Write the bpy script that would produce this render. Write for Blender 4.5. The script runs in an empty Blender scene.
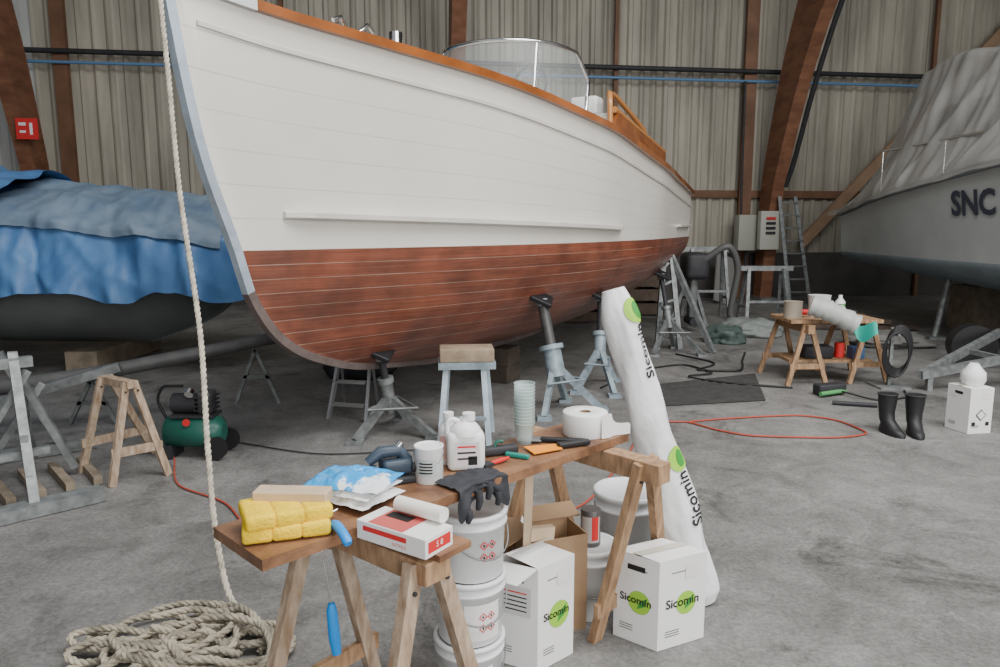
import bpy, bmesh, math, random
from mathutils import Vector, Matrix, noise, Euler
random.seed(7)
V=Vector
D=bpy.data
# ---------------------------------------------------------------- materials
_m={}
def mat(name,col,rough=.6,metal=0,var=.0,vscale=8,bump=0,bscale=40,col2=None,alpha=1,trans=0,stretch=None,coat=0,ior=1.45,detail=6,lo=.35,hi=.65):
    if name in _m: return _m[name]
    m=D.materials.new(name); m.use_nodes=True
    nt=m.node_tree; N=nt.nodes; L=nt.links
    b=N['Principled BSDF']
    b.inputs['Base Color'].default_value=(*col,1)
    b.inputs['Roughness'].default_value=rough
    b.inputs['Metallic'].default_value=metal
    b.inputs['Alpha'].default_value=alpha
    b.inputs['Transmission Weight'].default_value=trans
    b.inputs['Coat Weight'].default_value=coat
    b.inputs['IOR'].default_value=ior
    tc=N.new('ShaderNodeTexCoord'); mp=N.new('ShaderNodeMapping')
    L.new(tc.outputs['Object'],mp.inputs['Vector'])
    if stretch: mp.inputs['Scale'].default_value=stretch
    if var>0 or col2:
        n=N.new('ShaderNodeTexNoise'); n.inputs['Scale'].default_value=vscale; n.inputs['Detail'].default_value=detail
        n.inputs['Roughness'].default_value=.6
        L.new(mp.outputs['Vector'],n.inputs['Vector'])
        r=N.new('ShaderNodeValToRGB')
        c2=col2 if col2 else tuple(c*(1-var) for c in col)
        r.color_ramp.elements[0].position=lo; r.color_ramp.elements[1].position=hi
        r.color_ramp.elements[0].color=(*c2,1); r.color_ramp.elements[1].color=(*col,1)
        L.new(n.outputs['Fac'],r.inputs['Fac']); L.new(r.outputs['Color'],b.inputs['Base Color'])
    if bump>0:
        n2=N.new('ShaderNodeTexNoise'); n2.inputs['Scale'].default_value=bscale; n2.inputs['Detail'].default_value=4
        L.new(mp.outputs['Vector'],n2.inputs['Vector'])
        bp=N.new('ShaderNodeBump'); bp.inputs['Strength'].default_value=bump; bp.inputs['Distance'].default_value=.01
        L.new(n2.outputs['Fac'],bp.inputs['Height']); L.new(bp.outputs['Normal'],b.inputs['Normal'])
    _m[name]=m
    return m
WHITEP=mat('white_plastic',(.85,.86,.86),.4,var=.06,vscale=6)
BUCK=mat('bucket_plastic',(.82,.84,.85),.35,var=.1,vscale=9)
PAPER=mat('white_card',(.85,.85,.84),.7,var=.05,vscale=5)
PINE=mat('pine_wood',(.48,.30,.17),.65,col2=(.24,.14,.075),vscale=7,stretch=(5,5,1.3),bump=.2)
PINEG=mat('weathered_pine',(.50,.39,.29),.75,col2=(.27,.18,.115),vscale=7,stretch=(5,5,1.3),bump=.2)
OLDW=mat('old_plank',(.30,.155,.08),.45,col2=(.12,.055,.03),vscale=7,bump=.3,bscale=60)
LIGHTW=mat('light_wood',(.66,.5,.34),.6,var=.2,vscale=9)
GREYW=mat('weathered_wood',(.30,.245,.18),.8,var=.4,vscale=7)
GLUE=mat('glulam_wood',(.27,.125,.07),.55,col2=(.16,.07,.04),vscale=2.2,stretch=(1,1,3))
GIRT=mat('girt_wood',(.21,.11,.065),.7,var=.4,vscale=2)
BLACK=mat('black_rubber',(.015,.015,.017),.5)
DARK=mat('dark_grey',(.035,.035,.04),.6,var=.3)
STEEL=mat('galvanised_steel',(.28,.30,.30),.5,.4,var=.45,vscale=12)
STEELB=mat('blue_grey_steel',(.33,.41,.46),.45,.2,var=.4,vscale=10)
CHROME=mat('chrome',(.8,.8,.8),.12,1)
ALU=mat('aluminium',(.5,.51,.52),.35,.8)
RED=mat('red_paint',(.65,.03,.03),.5)
BLUE=mat('blue_plastic',(.01,.28,.8),.35)
GREEN=mat('green_paint',(.015,.10,.075),.4)
LGREEN=mat('logo_green',(.32,.6,.05),.6)
DGREEN=mat('leaf_green',(.04,.28,.04),.6)
INK=mat('black_ink',(.012,.012,.012),.6)
ORANGE=mat('orange_plastic',(.95,.32,.01),.45)
YELLOW=mat('sponge_yellow',(1,.68,.015),.9,var=.2,vscale=20,bump=.5,bscale=120)
CARD=mat('cardboard',(.40,.26,.15),.8,var=.15)
GLOVE=mat('black_fabric',(.04,.042,.05),.85,var=.3,vscale=14)
ROPE=mat('rope_fibre',(.66,.60,.49),.9,var=.45,vscale=18,bump=.5,bscale=200)
ROPED=mat('rope_fibre_dirty',(.46,.41,.32),.9,var=.6,vscale=12,bump=.5,bscale=200)
CLEAR=mat('clear_plastic_cup',(.72,.88,.87),.15,alpha=.36)
MAHOG=mat('varnished_mahogany',(.33,.105,.028),.18,var=.4,vscale=3,coat=.6)
# ---------------------------------------------------------------- builder
def frame(xd,ud,o):
    x=V(xd).normalized(); u=V(ud).normalized(); z=x.cross(u).normalized(); u=z.cross(x)
    M=Matrix((x,u,z)).transposed().to_4x4(); M.translation=V(o); return M
class B:
    def __init__(s,name,M=None):
        s.bm=bmesh.new(); s.mats=[]; s.name=name; s.M=M or Matrix(); s.uv=s.bm.loops.layers.uv.new('UVMap')
    def mi(s,m):
        if m not in s.mats: s.mats.append(m)
        return s.mats.index(m)
    def faces(s,vs,fs,m,smooth=False,M=None):
        T=s.M@(M or Matrix()); bv=[s.bm.verts.new(T@V(v)) for v in vs]; i=s.mi(m); out=[]
        for f in fs:
            try: F=s.bm.faces.new([bv[k] for k in f])
            except ValueError: continue
            F.material_index=i; F.smooth=smooth; out.append(F)
        return out
    def box(s,c,size,m,rot=(0,0,0),bev=0,M=None):
        T=(M or Matrix())@Matrix.Translation(V(c))@Euler([math.radians(a) for a in rot]).to_matrix().to_4x4()
        x,y,z=[a/2 for a in size]
        if bev<=0:
            vs=[(-x,-y,-z),(x,-y,-z),(x,y,-z),(-x,y,-z),(-x,-y,z),(x,-y,z),(x,y,z),(-x,y,z)]
            return s.faces(vs,[(0,3,2,1),(4,5,6,7),(0,1,5,4),(1,2,6,5),(2,3,7,6),(3,0,4,7)],m,M=T)
        b=bmesh.new(); bmesh.ops.create_cube(b,size=1)
        for v in b.verts: v.co=V((v.co.x*2*x,v.co.y*2*y,v.co.z*2*z))
        bmesh.ops.bevel(b,geom=b.edges[:],offset=min(bev,x*.98,y*.98,z*.98),segments=3,affect='EDGES',profile=.5)
        b.verts.index_update()
        r=s.faces([v.co.copy() for v in b.verts],[[v.index for v in f.verts] for f in b.faces],m,bev>.004,T); b.free(); return r
    def beam(s,p0,p1,w,h,m,up=(0,0,1),bev=0):
        p0=V(p0);p1=V(p1);d=p1-p0;L=d.length; d.normalize(); up=V(up)
        if abs(d.dot(up))>.98: up=V((0,1,0))
        y=up.cross(d).normalized(); z=d.cross(y)
        M=Matrix((d,y,z)).transposed().to_4x4(); M.translation=(p0+p1)/2
        s.box((0,0,0),(L,w,h),m,M=M,bev=bev)
    def ringsweep(s,rings,m,closed=False,caps=True,smooth=True):
        n=len(rings[0]); vs=[p for r in rings for p in r]; fs=[]
        k=len(rings)
        for i in range(k if closed else k-1):
            a=i*n; b=((i+1)%k)*n
            for j in range(n): fs.append((a+j,a+(j+1)%n,b+(j+1)%n,b+j))
        s.faces(vs,fs,m,smooth)
        if caps and not closed:
            s.faces(rings[0],[tuple(range(n))[::-1]],m); s.faces(rings[-1],[tuple(range(n))],m)
    def tube(s,pts,r,m,seg=8,caps=True,closed=False):
        pts=[V(p) for p in pts]; rings=[]; n=len(pts)
        rr=r if isinstance(r,(list,tuple)) else [r]*n
        t=(pts[1]-pts[0]).normalized(); a=V((0,0,1)) if abs(t.z)<.9 else V((1,0,0)); nn=(a-t*a.dot(t)).normalized()
        for i,p in enumerate(pts):
            t=(pts[min(i+1,n-1)]-pts[max(i-1,0)]).normalized()
            nn=(nn-t*nn.dot(t)).normalized(); bb=t.cross(nn)
            rings.append([p+(nn*math.cos(2*math.pi*j/seg)+bb*math.sin(2*math.pi*j/seg))*rr[i] for j in range(seg)])
        s.ringsweep(rings,m,closed,caps)
    def cyl(s,p0,p1,r0,m,r1=None,seg=20): s.tube([p0,p1],[r0,r0 if r1 is None else r1],m,seg)
    def lathe(s,prof,o,m,seg=32,M=None,capb=True,capt=True):
        rings=[[V((r*math.cos(2*math.pi*j/seg),r*math.sin(2*math.pi*j/seg),z)) for j in range(seg)] for r,z in prof]
        T=Matrix.Translation(V(o))@(M or Matrix()); rings=[[T@p for p in r] for r in rings]
        s.ringsweep(rings,m,caps=False)
        if capb: s.faces(rings[0],[tuple(range(seg))[::-1]],m)
        if capt: s.faces(rings[-1],[tuple(range(seg))],m)
    def grid(s,fn,nu,nv,m,smooth=True):
        flat=[fn(i/nu,j/nv) for i in range(nu+1) for j in range(nv+1)]; fs=[]
        for i in range(nu):
            for j in range(nv): fs.append((i*(nv+1)+j,(i+1)*(nv+1)+j,(i+1)*(nv+1)+j+1,i*(nv+1)+j+1))
        return s.faces(flat,fs,m,smooth)
    def disc(s,M,r,m,seg=28,fn=None,r0=0):
        if fn is None: fn=lambda x,y:(x,y,0)
        vs=[];fs=[];K=4
        for k in range(K+1):
            q=r0+(r-r0)*k/K
            for j in range(seg): a=2*math.pi*j/seg; vs.append(fn(q*math.cos(a),q*math.sin(a)))
        for k in range(K):
            for j in range(seg): fs.append((k*seg+j,k*seg+(j+1)%seg,(k+1)*seg+(j+1)%seg,(k+1)*seg+j))
        s.faces(vs,fs,m,M=M)
    def text(s,txt,size,M,m,fn=None,bold=0):
        cu=D.curves.new('txt','FONT'); cu.body=txt; cu.size=size; cu.align_x='CENTER'; cu.align_y='CENTER'; cu.offset=bold; cu.resolution_u=3
        ob=D.objects.new('txt',cu); bpy.context.scene.collection.objects.link(ob)
        bpy.context.view_layer.update(); dg=bpy.context.evaluated_depsgraph_get()
        me=D.meshes.new_from_object(ob.evaluated_get(dg))
        vs=[(v.co.x,v.co.y,0) for v in me.vertices]
        if fn: vs=[fn(v[0],v[1]) for v in vs]
        s.faces(vs,[tuple(p.vertices) for p in me.polygons],m,M=M)
        D.objects.remove(ob); D.curves.remove(cu); D.meshes.remove(me)
    def quad(s,M,w,h,m,x=0,y=0):
        s.faces([(x-w/2,y-h/2,0),(x+w/2,y-h/2,0),(x+w/2,y+h/2,0),(x-w/2,y+h/2,0)],[(0,1,2,3)],m,M=M)
    def done(s):
        me=D.meshes.new(s.name); s.bm.to_mesh(me); s.bm.free()
        for m in s.mats: me.materials.append(m)
        ob=D.objects.new(s.name,me); bpy.context.scene.collection.objects.link(ob); return ob
def interp(P):
    n=len(P); X=[p[0] for p in P]; Y=[p[1] for p in P]
    sl=[(Y[i+1]-Y[i])/(X[i+1]-X[i]) for i in range(n-1)]
    T=[sl[0]]+[0 if sl[i-1]*sl[i]<=0 else 2*sl[i-1]*sl[i]/(sl[i-1]+sl[i]) for i in range(1,n-1)]+[sl[-1]]
    def f(x):
        if x<=X[0]: return Y[0]
        if x>=X[-1]: return Y[-1]
        i=0
        while x>X[i+1]: i+=1
        h=X[i+1]-X[i]; u=(x-X[i])/h
        return (2*u**3-3*u*u+1)*Y[i]+(u**3-2*u*u+u)*h*T[i]+(-2*u**3+3*u*u)*Y[i+1]+(u**3-u*u)*h*T[i+1]
    return f
def smoothpath(pts,n):
    cs=[interp([(i,p[k]) for i,p in enumerate(pts)]) for k in range(3)]
    return [V([c(i*(len(pts)-1)/n) for c in cs]) for i in range(n+1)]
def rope(b,pts,r,m,pitch=.09,seg=6,step=.012):
    L=[0]
    for i in range(1,len(pts)): L.append(L[-1]+(pts[i]-pts[i-1]).length)
    n=max(8,int(L[-1]/step)); j=0; P=[]
    for i in range(n+1):
        d=L[-1]*i/n
        while j<len(L)-2 and L[j+1]<d: j+=1
        q=(d-L[j])/max(1e-6,L[j+1]-L[j]); P.append((pts[j].lerp(pts[j+1],q),d))
    for k in range(3):
        S=[]; t=(P[1][0]-P[0][0]).normalized(); a=V((0,0,1)) if abs(t.z)<.9 else V((1,0,0)); nn=(a-t*a.dot(t)).normalized()
        for i,(p,d) in enumerate(P):
            t=(P[min(i+1,n)][0]-P[max(i-1,0)][0]).normalized(); nn=(nn-t*nn.dot(t)).normalized(); bb=t.cross(nn)
            an=2*math.pi*(d/pitch+k/3); S.append(p+(nn*math.cos(an)+bb*math.sin(an))*r*.52)
        b.tube(S,r*.56,m,seg)
# ---------------------------------------------------------------- camera
cd=D.cameras.new('camera'); cam=D.objects.new('camera',cd); bpy.context.scene.collection.objects.link(cam)
cd.sensor_width=36; cd.lens=26; cam.location=(0,0,1.6); cam.rotation_euler=(math.radians(90-8.5),0,0)
bpy.context.scene.camera=cam
# ---------------------------------------------------------------- room
fm=mat('concrete_floor',(.34,.33,.32),.5)
nt=fm.node_tree;N=nt.nodes;L=nt.links;b=N['Principled BSDF'];tc=N.new('ShaderNodeTexCoord')
b.inputs['Specular IOR Level'].default_value=.3
def nz(sc,det=8,ro=.6,dist=0):
    n=N.new('ShaderNodeTexNoise'); n.inputs['Scale'].default_value=sc;n.inputs['Detail'].default_value=det;n.inputs['Roughness'].default_value=ro;n.inputs['Distortion'].default_value=dist
    L.new(tc.outputs['Object'],n.inputs['Vector']);return n
def ramp(n,a,b_,ca,cb):
    r=N.new('ShaderNodeValToRGB'); r.color_ramp.elements[0].position=a;r.color_ramp.elements[1].position=b_
    r.color_ramp.elements[0].color=(*ca,1);r.color_ramp.elements[1].color=(*cb,1);L.new(n.outputs['Fac'],r.inputs['Fac']);return r
def mix(t,f,a,b_):
    x=N.new('ShaderNodeMix');x.data_type='RGBA';x.blend_type=t;x.inputs[0].default_value=f
    L.new(a,x.inputs[6]);L.new(b_,x.inputs[7]);return x.outputs[2]
c=mix('MULTIPLY',1,ramp(nz(.55,10,.7,.5),.35,.65,(.19,.187,.18),(.33,.322,.31)).outputs['Color'],ramp(nz(3,10,.75,.6),.36,.6,(.62,.62,.62),(1,1,1)).outputs['Color'])
c=mix('MULTIPLY',1,c,ramp(nz(45,4,.8),.38,.6,(.66,.66,.66),(1,1,1)).outputs['Color'])
c=mix('ADD',.6,c,ramp(nz(1.7,12,.8,.4),.60,.72,(0,0,0),(.35,.35,.34)).outputs['Color'])
c=mix('MULTIPLY',1,c,ramp(nz(1.1,12,.75,1.2),.34,.45,(.45,.45,.45),(1,1,1)).outputs['Color'])
c=mix('MULTIPLY',1,c,ramp(nz(9,10,.8,.3),.33,.42,(.6,.6,.6),(1,1,1)).outputs['Color'])
L.new(c,b.inputs['Base Color']); L.new(ramp(nz(1.5),.3,.7,(.45,.45,.45),(.75,.75,.75)).outputs['Color'],b.inputs['Roughness'])
bp=N.new('ShaderNodeBump');bp.inputs['Strength'].default_value=.25;bp.inputs['Distance'].default_value=.01;L.new(nz(60).outputs['Fac'],bp.inputs['Height']);L.new(bp.outputs['Normal'],b.inputs['Normal'])
f=B('floor'); f.box((2,6,-.1),(34,26,.2),fm); f.done()
def W(a,d,z):
    return V((a*.991+.134*d, 15.5+.134*a-.991*d, z))
wm=mat('corrugated_sheet',(.43,.40,.33),.55,col2=(.25,.235,.195),vscale=1.1,stretch=(1.5,1.5,.3))
wl=mat('corrugated_sheet_pale',(.58,.60,.58),.5,var=.25,vscale=1.3,stretch=(1.5,1.5,.35))
w=B('wall_back')
def cor(a0,a1,m,z0,z1,d0=0):
    n=int((a1-a0)/.035); prof=[]
    for i in range(n+1):
        a=a0+(a1-a0)*i/n; q=(a/.27)%1
        prof.append((a,d0+(.06 if q<.28 else (.06*(1-(q-.28)/.1) if q<.38 else (0 if q<.9 else .06*(q-.9)/.1)))))
    w.faces([W(a,d,z0) for a,d in prof]+[W(a,d,z1) for a,d in prof],[(i,i+1,n+2+i,n+1+i) for i in range(n)],m)
cor(-13,-8.9,wl,1.0,9.5); cor(-8.9,13.5,wm,1.0,9.5)
bw=mat('block_wall',(.08,.076,.072),.8,var=.3,vscale=2)
w.beam(W(-13,0,.5),W(13.5,0,.5),.16,1.0,bw)
w.done()
wlft=B('wall_left'); wlft.box((-13.2,5,4.5),(.2,20,9),bw); wlft.done()
wr=B('wall_right'); wr.box((15.2,6.5,4.5),(.2,24,9),bw); wr.done()
rf=B('ceiling')
cm=mat('roof_sheet',(.3,.29,.27),.7)
rf.faces([W(-13,0,9.5),W(16,0,9.5),W(16,8,12),W(-13,8,12)],[(0,1,2,3)],cm); rf.done()
out=interp([(0,0),(2,.08),(4,.5),(5.8,1.15),(7.4,2.2),(8.8,4),(10.8,9)])
inn=interp([(0,.32),(2,.55),(3.8,1.15),(5.3,1.9),(6.6,3),(7.9,5),(9.9,10)])
for i,a in enumerate((-8.75,-1.0,5.75)):
    g=B('glulam_frame'); n=40; vs=[];fs=[]
    for k in range(n+1):
        zo=10.8*k/n; zi=9.9*k/n
        for s_ in (-.13,.13):
            vs.append(W(a+s_,out(zo)+.28,zo)); vs.append(W(a+s_,inn(zi)+.28,zi))
    for k in range(n):
        o=k*4;p=o+4
        fs+=[(o,p,p+1,o+1),(o+2,o+3,p+3,p+2),(o+1,p+1,p+3,o+3),(o,o+2,p+2,p)]
    g.faces(vs,fs,GLUE)
    g.box(W(a,.5,.03),(.4,.6,.06),STEEL,rot=(0,0,7.7))
    g.done()
tr=B('wall_girt')
tr.beam(W(1,.09,2.28),W(13.5,.09,2.28),.1,.16,GIRT); tr.beam(W(-13,.09,7),W(13.5,.09,7),.1,.16,GIRT)
tr.done()
for a in (-12.4,-8.35,-4.3,2.4,5.35,9.6,12.6):
    p=B('wall_post'); p.beam(W(a,.2,0),W(a,.2,9.3),.1,.26 if a in (-8.35,5.35) else .08,GIRT,up=(1,0,0)); p.done()
br=B('diagonal_brace'); br.beam(W(11.6,.42,6.4),W(6.6,.42,1.2),.08,.22,mat('brace_wood',(.38,.25,.16),.7,var=.3,vscale=2)); br.done()
pp=B('wall_pipe')
pp.cyl(W(-13,.3,4.62),W(13.5,.3,4.62),.03,mat('blue_pipe',(.12,.24,.42),.4)); pp.cyl(W(-13,.3,4.82),W(13.5,.3,4.82),.05,DARK); pp.done()
cb=B('hanging_conduit'); cb.tube(smoothpath([W(5.95,3.5,7.0),W(5.95,2.4,5.6),W(5.95,1.65,4.2),W(5.95,1.1,2.9),W(5.9,.9,2.4)],24),.05,DARK); cb.done()
sg=B('extinguisher_sign'); M=frame((.991,.134,0),(0,0,1),W(-8.55,1.3,3.28)); sg.box((0,0,0),(.36,.36,.02),RED,M=M); M2=M@Matrix.Translation((0,0,.012))
sg.quad(M2,.12,.05,PAPER,-.07,.08); sg.quad(M2,.05,.2,PAPER,.07,0); sg.quad(M2,.1,.04,PAPER,-.07,-.05); sg.done()
CG=mat('cabinet_grey',(.36,.36,.32),.5)
eb=B('electrical_cabinet'); eb.box(W(5.2,.62,1.45),(.4,.25,.75),CG,rot=(0,0,7.7),bev=.01)
eb.box(W(5.55,.95,1.5),(.42,.16,.8),mat('cabinet_pale',(.46,.46,.41),.5),rot=(0,0,7.7),bev=.01)
for k in range(4): eb.box(W(5.55,1.05,1.75-.1*k),(.2,.03,.05),(RED if k==0 else DARK),rot=(0,0,7.7))
eb.tube([W(5.15,.5,1.8),W(5.15,.45,2.6),W(5.15,.4,4.6)],.025,DARK); eb.tube([W(5.3,.5,1.1),W(5.3,.5,.02)],.03,DARK); eb.done()
ld=B('step_ladder'); LA=5.98
for s_ in (-.22,.22): ld.beam(W(LA+s_,1.6,0),W(LA-.05+s_*.8,.95,2.2),.03,.07,STEEL,up=(1,0,0))
for k in range(8): z=.25+k*.26; ld.beam(W(LA-.2,1.6-.65*z/2.2,z),W(LA+.2,1.6-.65*z/2.2,z),.08,.03,STEEL)
ld.done()
# ---------------------------------------------------------------- hulls
def seam_mat(name,col,col2,nrow,seamcol,width,rough,sc=3,extra=None,coat=0,weather=None):
    m=mat(name,col,rough,col2=col2,vscale=sc,coat=coat,lo=.36,hi=.62,stretch=(1,1,1.6) if extra else None); nt=m.node_tree;N=nt.nodes;L=nt.links;b=N['Principled BSDF']
    b.inputs['Coat Roughness'].default_value=.22
    src=b.inputs['Base Color'].links[0].from_socket
    uv=N.new('ShaderNodeUVMap');uv.uv_map='UVMap';sp=N.new('ShaderNodeSeparateXYZ');L.new(uv.outputs['UV'],sp.inputs[0])
    def mt(op,a,b_):
        x=N.new('ShaderNodeMath');x.operation=op
        for i,q in enumerate((a,b_)):
            if isinstance(q,(int,float)): x.inputs[i].default_value=q
            elif q is not None: L.new(q,x.inputs[i])
        return x.outputs[0]
    fr=mt('FRACT',mt('MULTIPLY',sp.outputs['Y'],nrow),0)
    d=mt('MINIMUM',fr,mt('SUBTRACT',1,fr)); lt=mt('LESS_THAN',d,width)
    n=N.new('ShaderNodeTexNoise');n.inputs['Scale'].default_value=3;tc=N.new('ShaderNodeTexCoord');L.new(tc.outputs['Object'],n.inputs['Vector'])
    rp_=N.new('ShaderNodeValToRGB');rp_.color_ramp.elements[0].position=.3;rp_.color_ramp.elements[1].position=.6;rp_.color_ramp.elements[0].color=(.45,.45,.45,1)
    L.new(n.outputs['Fac'],rp_.inputs['Fac'])
    fac=mt('MULTIPLY',lt,rp_.outputs['Color'])
    x=N.new('ShaderNodeMix');x.data_type='RGBA';L.new(fac,x.inputs[0]);L.new(src,x.inputs[6]);x.inputs[7].default_value=(*seamcol,1)
    outc=x.outputs[2]
    def mul(outc,vec,sc_,det,lo,hi,a,c_):
        wn=N.new('ShaderNodeTexNoise');wn.inputs['Scale'].default_value=sc_;wn.inputs['Detail'].default_value=det;L.new(vec,wn.inputs['Vector'])
        rr=N.new('ShaderNodeValToRGB');rr.color_ramp.elements[0].position=lo;rr.color_ramp.elements[1].position=hi;rr.color_ramp.elements[0].color=(*a,1);rr.color_ramp.elements[1].color=(*c_,1)
        L.new(wn.outputs['Fac'],rr.inputs['Fac'])
        y=N.new('ShaderNodeMix');y.data_type='RGBA';y.blend_type='MULTIPLY';y.inputs[0].default_value=1;L.new(outc,y.inputs[6]);L.new(rr.outputs['Color'],y.inputs[7]);return y.outputs[2]
    if extra:
        mp=N.new('ShaderNodeCombineXYZ');L.new(mt('MULTIPLY',sp.outputs['X'],.3),mp.inputs[0]);L.new(mt('MULTIPLY',mt('FLOOR',mt('MULTIPLY',sp.outputs['Y'],nrow),0),.8),mp.inputs[1])
        outc=mul(outc,mp.outputs[0],1.7,1,.3,.7,(.82,.82,.82),(1.12,1.1,1.08))
        cg=N.new('ShaderNodeCombineXYZ');L.new(mt('MULTIPLY',sp.outputs['X'],1.1),cg.inputs[0]);L.new(mt('MULTIPLY',sp.outputs['Y'],45),cg.inputs[1])
        outc=mul(outc,cg.outputs[0],1.5,4,.35,.65,(.76,.74,.74),(1.1,1.1,1.1))
        outc=mul(outc,tc.outputs['Object'],5,6,.3,.6,(.84,.83,.83),(1.06,1.07,1.08))
    L.new(outc,b.inputs['Base Color'])
    return m
class Hull:
    def __init__(s,O,d,n,L,zw,stem,kf,w,b,zs,p,q,flare):
        s.O=V((*O,0));s.d=V((*d,0)).normalized();s.n=V((*n,0)).normalized();s.L=L;s.zw=zw
        s.stem=interp(stem);s.stemP=stem;s.kf=interp(kf);s.w=interp(w);s.b=interp(b);s.zs=interp(zs);s.p=interp(p);s.q=interp(q);s.fl=flare
        s.t0=stem[0][0]
    def k(s,t): return max(s.stem(t),0) if t<s.stemP[-1][0] else s.kf(t)
    def half(s,t,z):
        k=s.k(t);zs=s.zs(t);b=s.b(t);w=s.w(t)
        if z<=k: return 0
        if k>=s.zw: return b*max(0,(z-k)/max(1e-4,zs-k))**s.fl
        if z<s.zw:
            sd=(s.zw-z)/(s.zw-k); return w*max(0,1-sd**s.p(t))**s.q(t)
        h=(z-s.zw)/(zs-s.zw); return w+(b-w)*h**s.fl
    def level(s,t,v):
        if v>=0: return s.zw+(s.zs(t)-s.zw)*v
        return s.zw+(s.zw-s.kf(t))*v
    def tstem(s,v):
        lo,hi=s.t0,s.stemP[-1][0]
        if v<=-1: return hi
        for _ in range(40):
            m=(lo+hi)/2
            if s.k(m)>s.level(m,v): lo=m
            else: hi=m
        return hi
    def P(s,t,y,z): return s.O+s.d*t+s.n*y+V((0,0,z))
    def build(s,bo,mtop,mbot,stemw=.03,nu=90,na=16,nb=20,trans=None):
        for side in (1,-1):
            for (v0,v1,nn,m) in ((0,1,na,mtop),(-1,0,nb,mbot)):
                rows=[]
                for j in range(nn+1):
                    v=v0+(v1-v0)*j/nn; ts=s.tstem(v); row=[]
                    for i in range(nu+1):
                        u=(i/nu)**1.5; t=ts+(s.L-ts)*u; z=s.level(t,v); y=max(s.half(t,z),0)
                        y=max(y,stemw)
                        row.append((s.P(t,y*side,z),t,abs(v)))
                    rows.append(row)
                bv=[[bo.bm.verts.new(bo.M@p[0]) for p in r] for r in rows]; mi=bo.mi(m)
                for j in range(nn):
                    for i in range(nu):
                        idx=[(j,i),(j,i+1),(j+1,i+1),(j+1,i)]
                        if side<0: idx=idx[::-1]
                        F=bo.bm.faces.new([bv[a][c] for a,c in idx]); F.smooth=True; F.material_index=mi
                        for lp,(a,c) in zip(F.loops,idx): lp[bo.uv].uv=(rows[a][c][1],rows[a][c][2])
        lv=[-1+2*j/30 for j in range(31)]
        R=[s.P(s.L,max(s.half(s.L,s.level(s.L,v)),stemw),s.level(s.L,v)) for v in lv]; Lf=[s.P(s.L,-max(s.half(s.L,s.level(s.L,v)),stemw),s.level(s.L,v)) for v in lv]
        bo.faces(R+Lf,[(j,j+1,31+j+1,31+j) for j in range(30)],trans or mtop)
    def sheerstrip(s,bo,m,t0,t1,o0,o1,z0,z1,n=80,vf=None,sides=(1,-1)):
        for sd in sides:
            rings=[]
            for i in range(n+1):
                t=t0+(t1-t0)*i/n; zb=vf(t) if vf else s.zs(t); y=s.half(t,min(zb,s.zs(t)))
                rings.append([s.P(t,sd*(y+o),zb+z) for o,z in ((o0,z0),(o1,z0),(o1,z1),(o0,z1))])
            bo.ringsweep(rings,m,smooth=False)
    def deck(s,bo,m,dz,t0,t1,n=60):
        rows=[]
        for i in range(n+1):
            t=t0+(t1-t0)*i/n; z=s.zs(t)+dz; y=max(0,s.half(t,z)-.01); rows+= [s.P(t,-y,z),s.P(t,0,z+.05*y),s.P(t,y,z)]
        bo.faces(rows,[f for i in range(n) for f in ((i*3,i*3+3,i*3+4,i*3+1),(i*3+1,i*3+4,i*3+5,i*3+2))],m)
H=Hull((-1.6,4.3),(.465,.885),(.885,-.465),7.3,1.45,
 [(-.36,2.98),(-.285,2.5),(-.18,2.02),(.035,1.45),(.14,1.15),(.37,.865),(.64,.71),(1.18,.55),(2.1,.45)],
 [(0,.45),(2.1,.45),(3.5,.45),(5,.5),(6,.62),(7.3,.85)],
 [(.035,0),(.5,.21),(1,.44),(1.7,.73),(2.6,.98),(3.6,1.12),(4.8,1.18),(6,1.11),(7.3,.99)],
 [(-.36,0),(-.1,.14),(.2,.28),(.8,.56),(1.7,.91),(2.4,1.1),(3.5,1.25),(4.8,1.25),(6,1.15),(7.3,1.0)],
 [(-.36,2.88),(.2,2.78),(.8,2.71),(1.7,2.62),(2.4,2.53),(3.5,2.40),(4.8,2.24),(6,2.13),(7.3,2.04)],
 [(0,1.15),(2,1.45),(4,1.8),(7.3,2)],[(0,.95),(2,.75),(4,.62),(7.3,.6)],1.25)
HW=seam_mat('hull_white_paint',(.78,.745,.685),(.73,.70,.64),7,(.57,.545,.50),.018,.26,sc=1.3,coat=.3)
HR=seam_mat('bare_red_planking',(.29,.092,.052),(.16,.058,.038),11,(.46,.34,.27),.022,.36,sc=1.8,extra=True,coat=.45)
BAND=mat('stem_band',(.5,.59,.68),.4,.3,var=.2)
DECK=mat('deck_white',(.66,.64,.6),.5)
bt=B('wooden_motorboat')
H.build(bt,HW,HR,trans=MAHOG)
H.deck(bt,DECK,-.05,-.3,7.3)
H.sheerstrip(bt,MAHOG,.06,7.32,-.05,.045,-.015,.04)
H.sheerstrip(bt,mat('stemhead_grey',(.5,.51,.51),.4,.3),-.36,.06,-.05,.04,-.02,.045,n=12)
H.sheerstrip(bt,HW,-.2,7.3,-.01,.014,-.012,.012,vf=lambda t:H.zs(t)-.17)
st=[(t,H.k(t)) for t in [-.36+.04*i for i in range(62)]]+[(t,H.kf(t)) for t in (2.3,3,4,5,6,7,7.25)]
rings=[]
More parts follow.
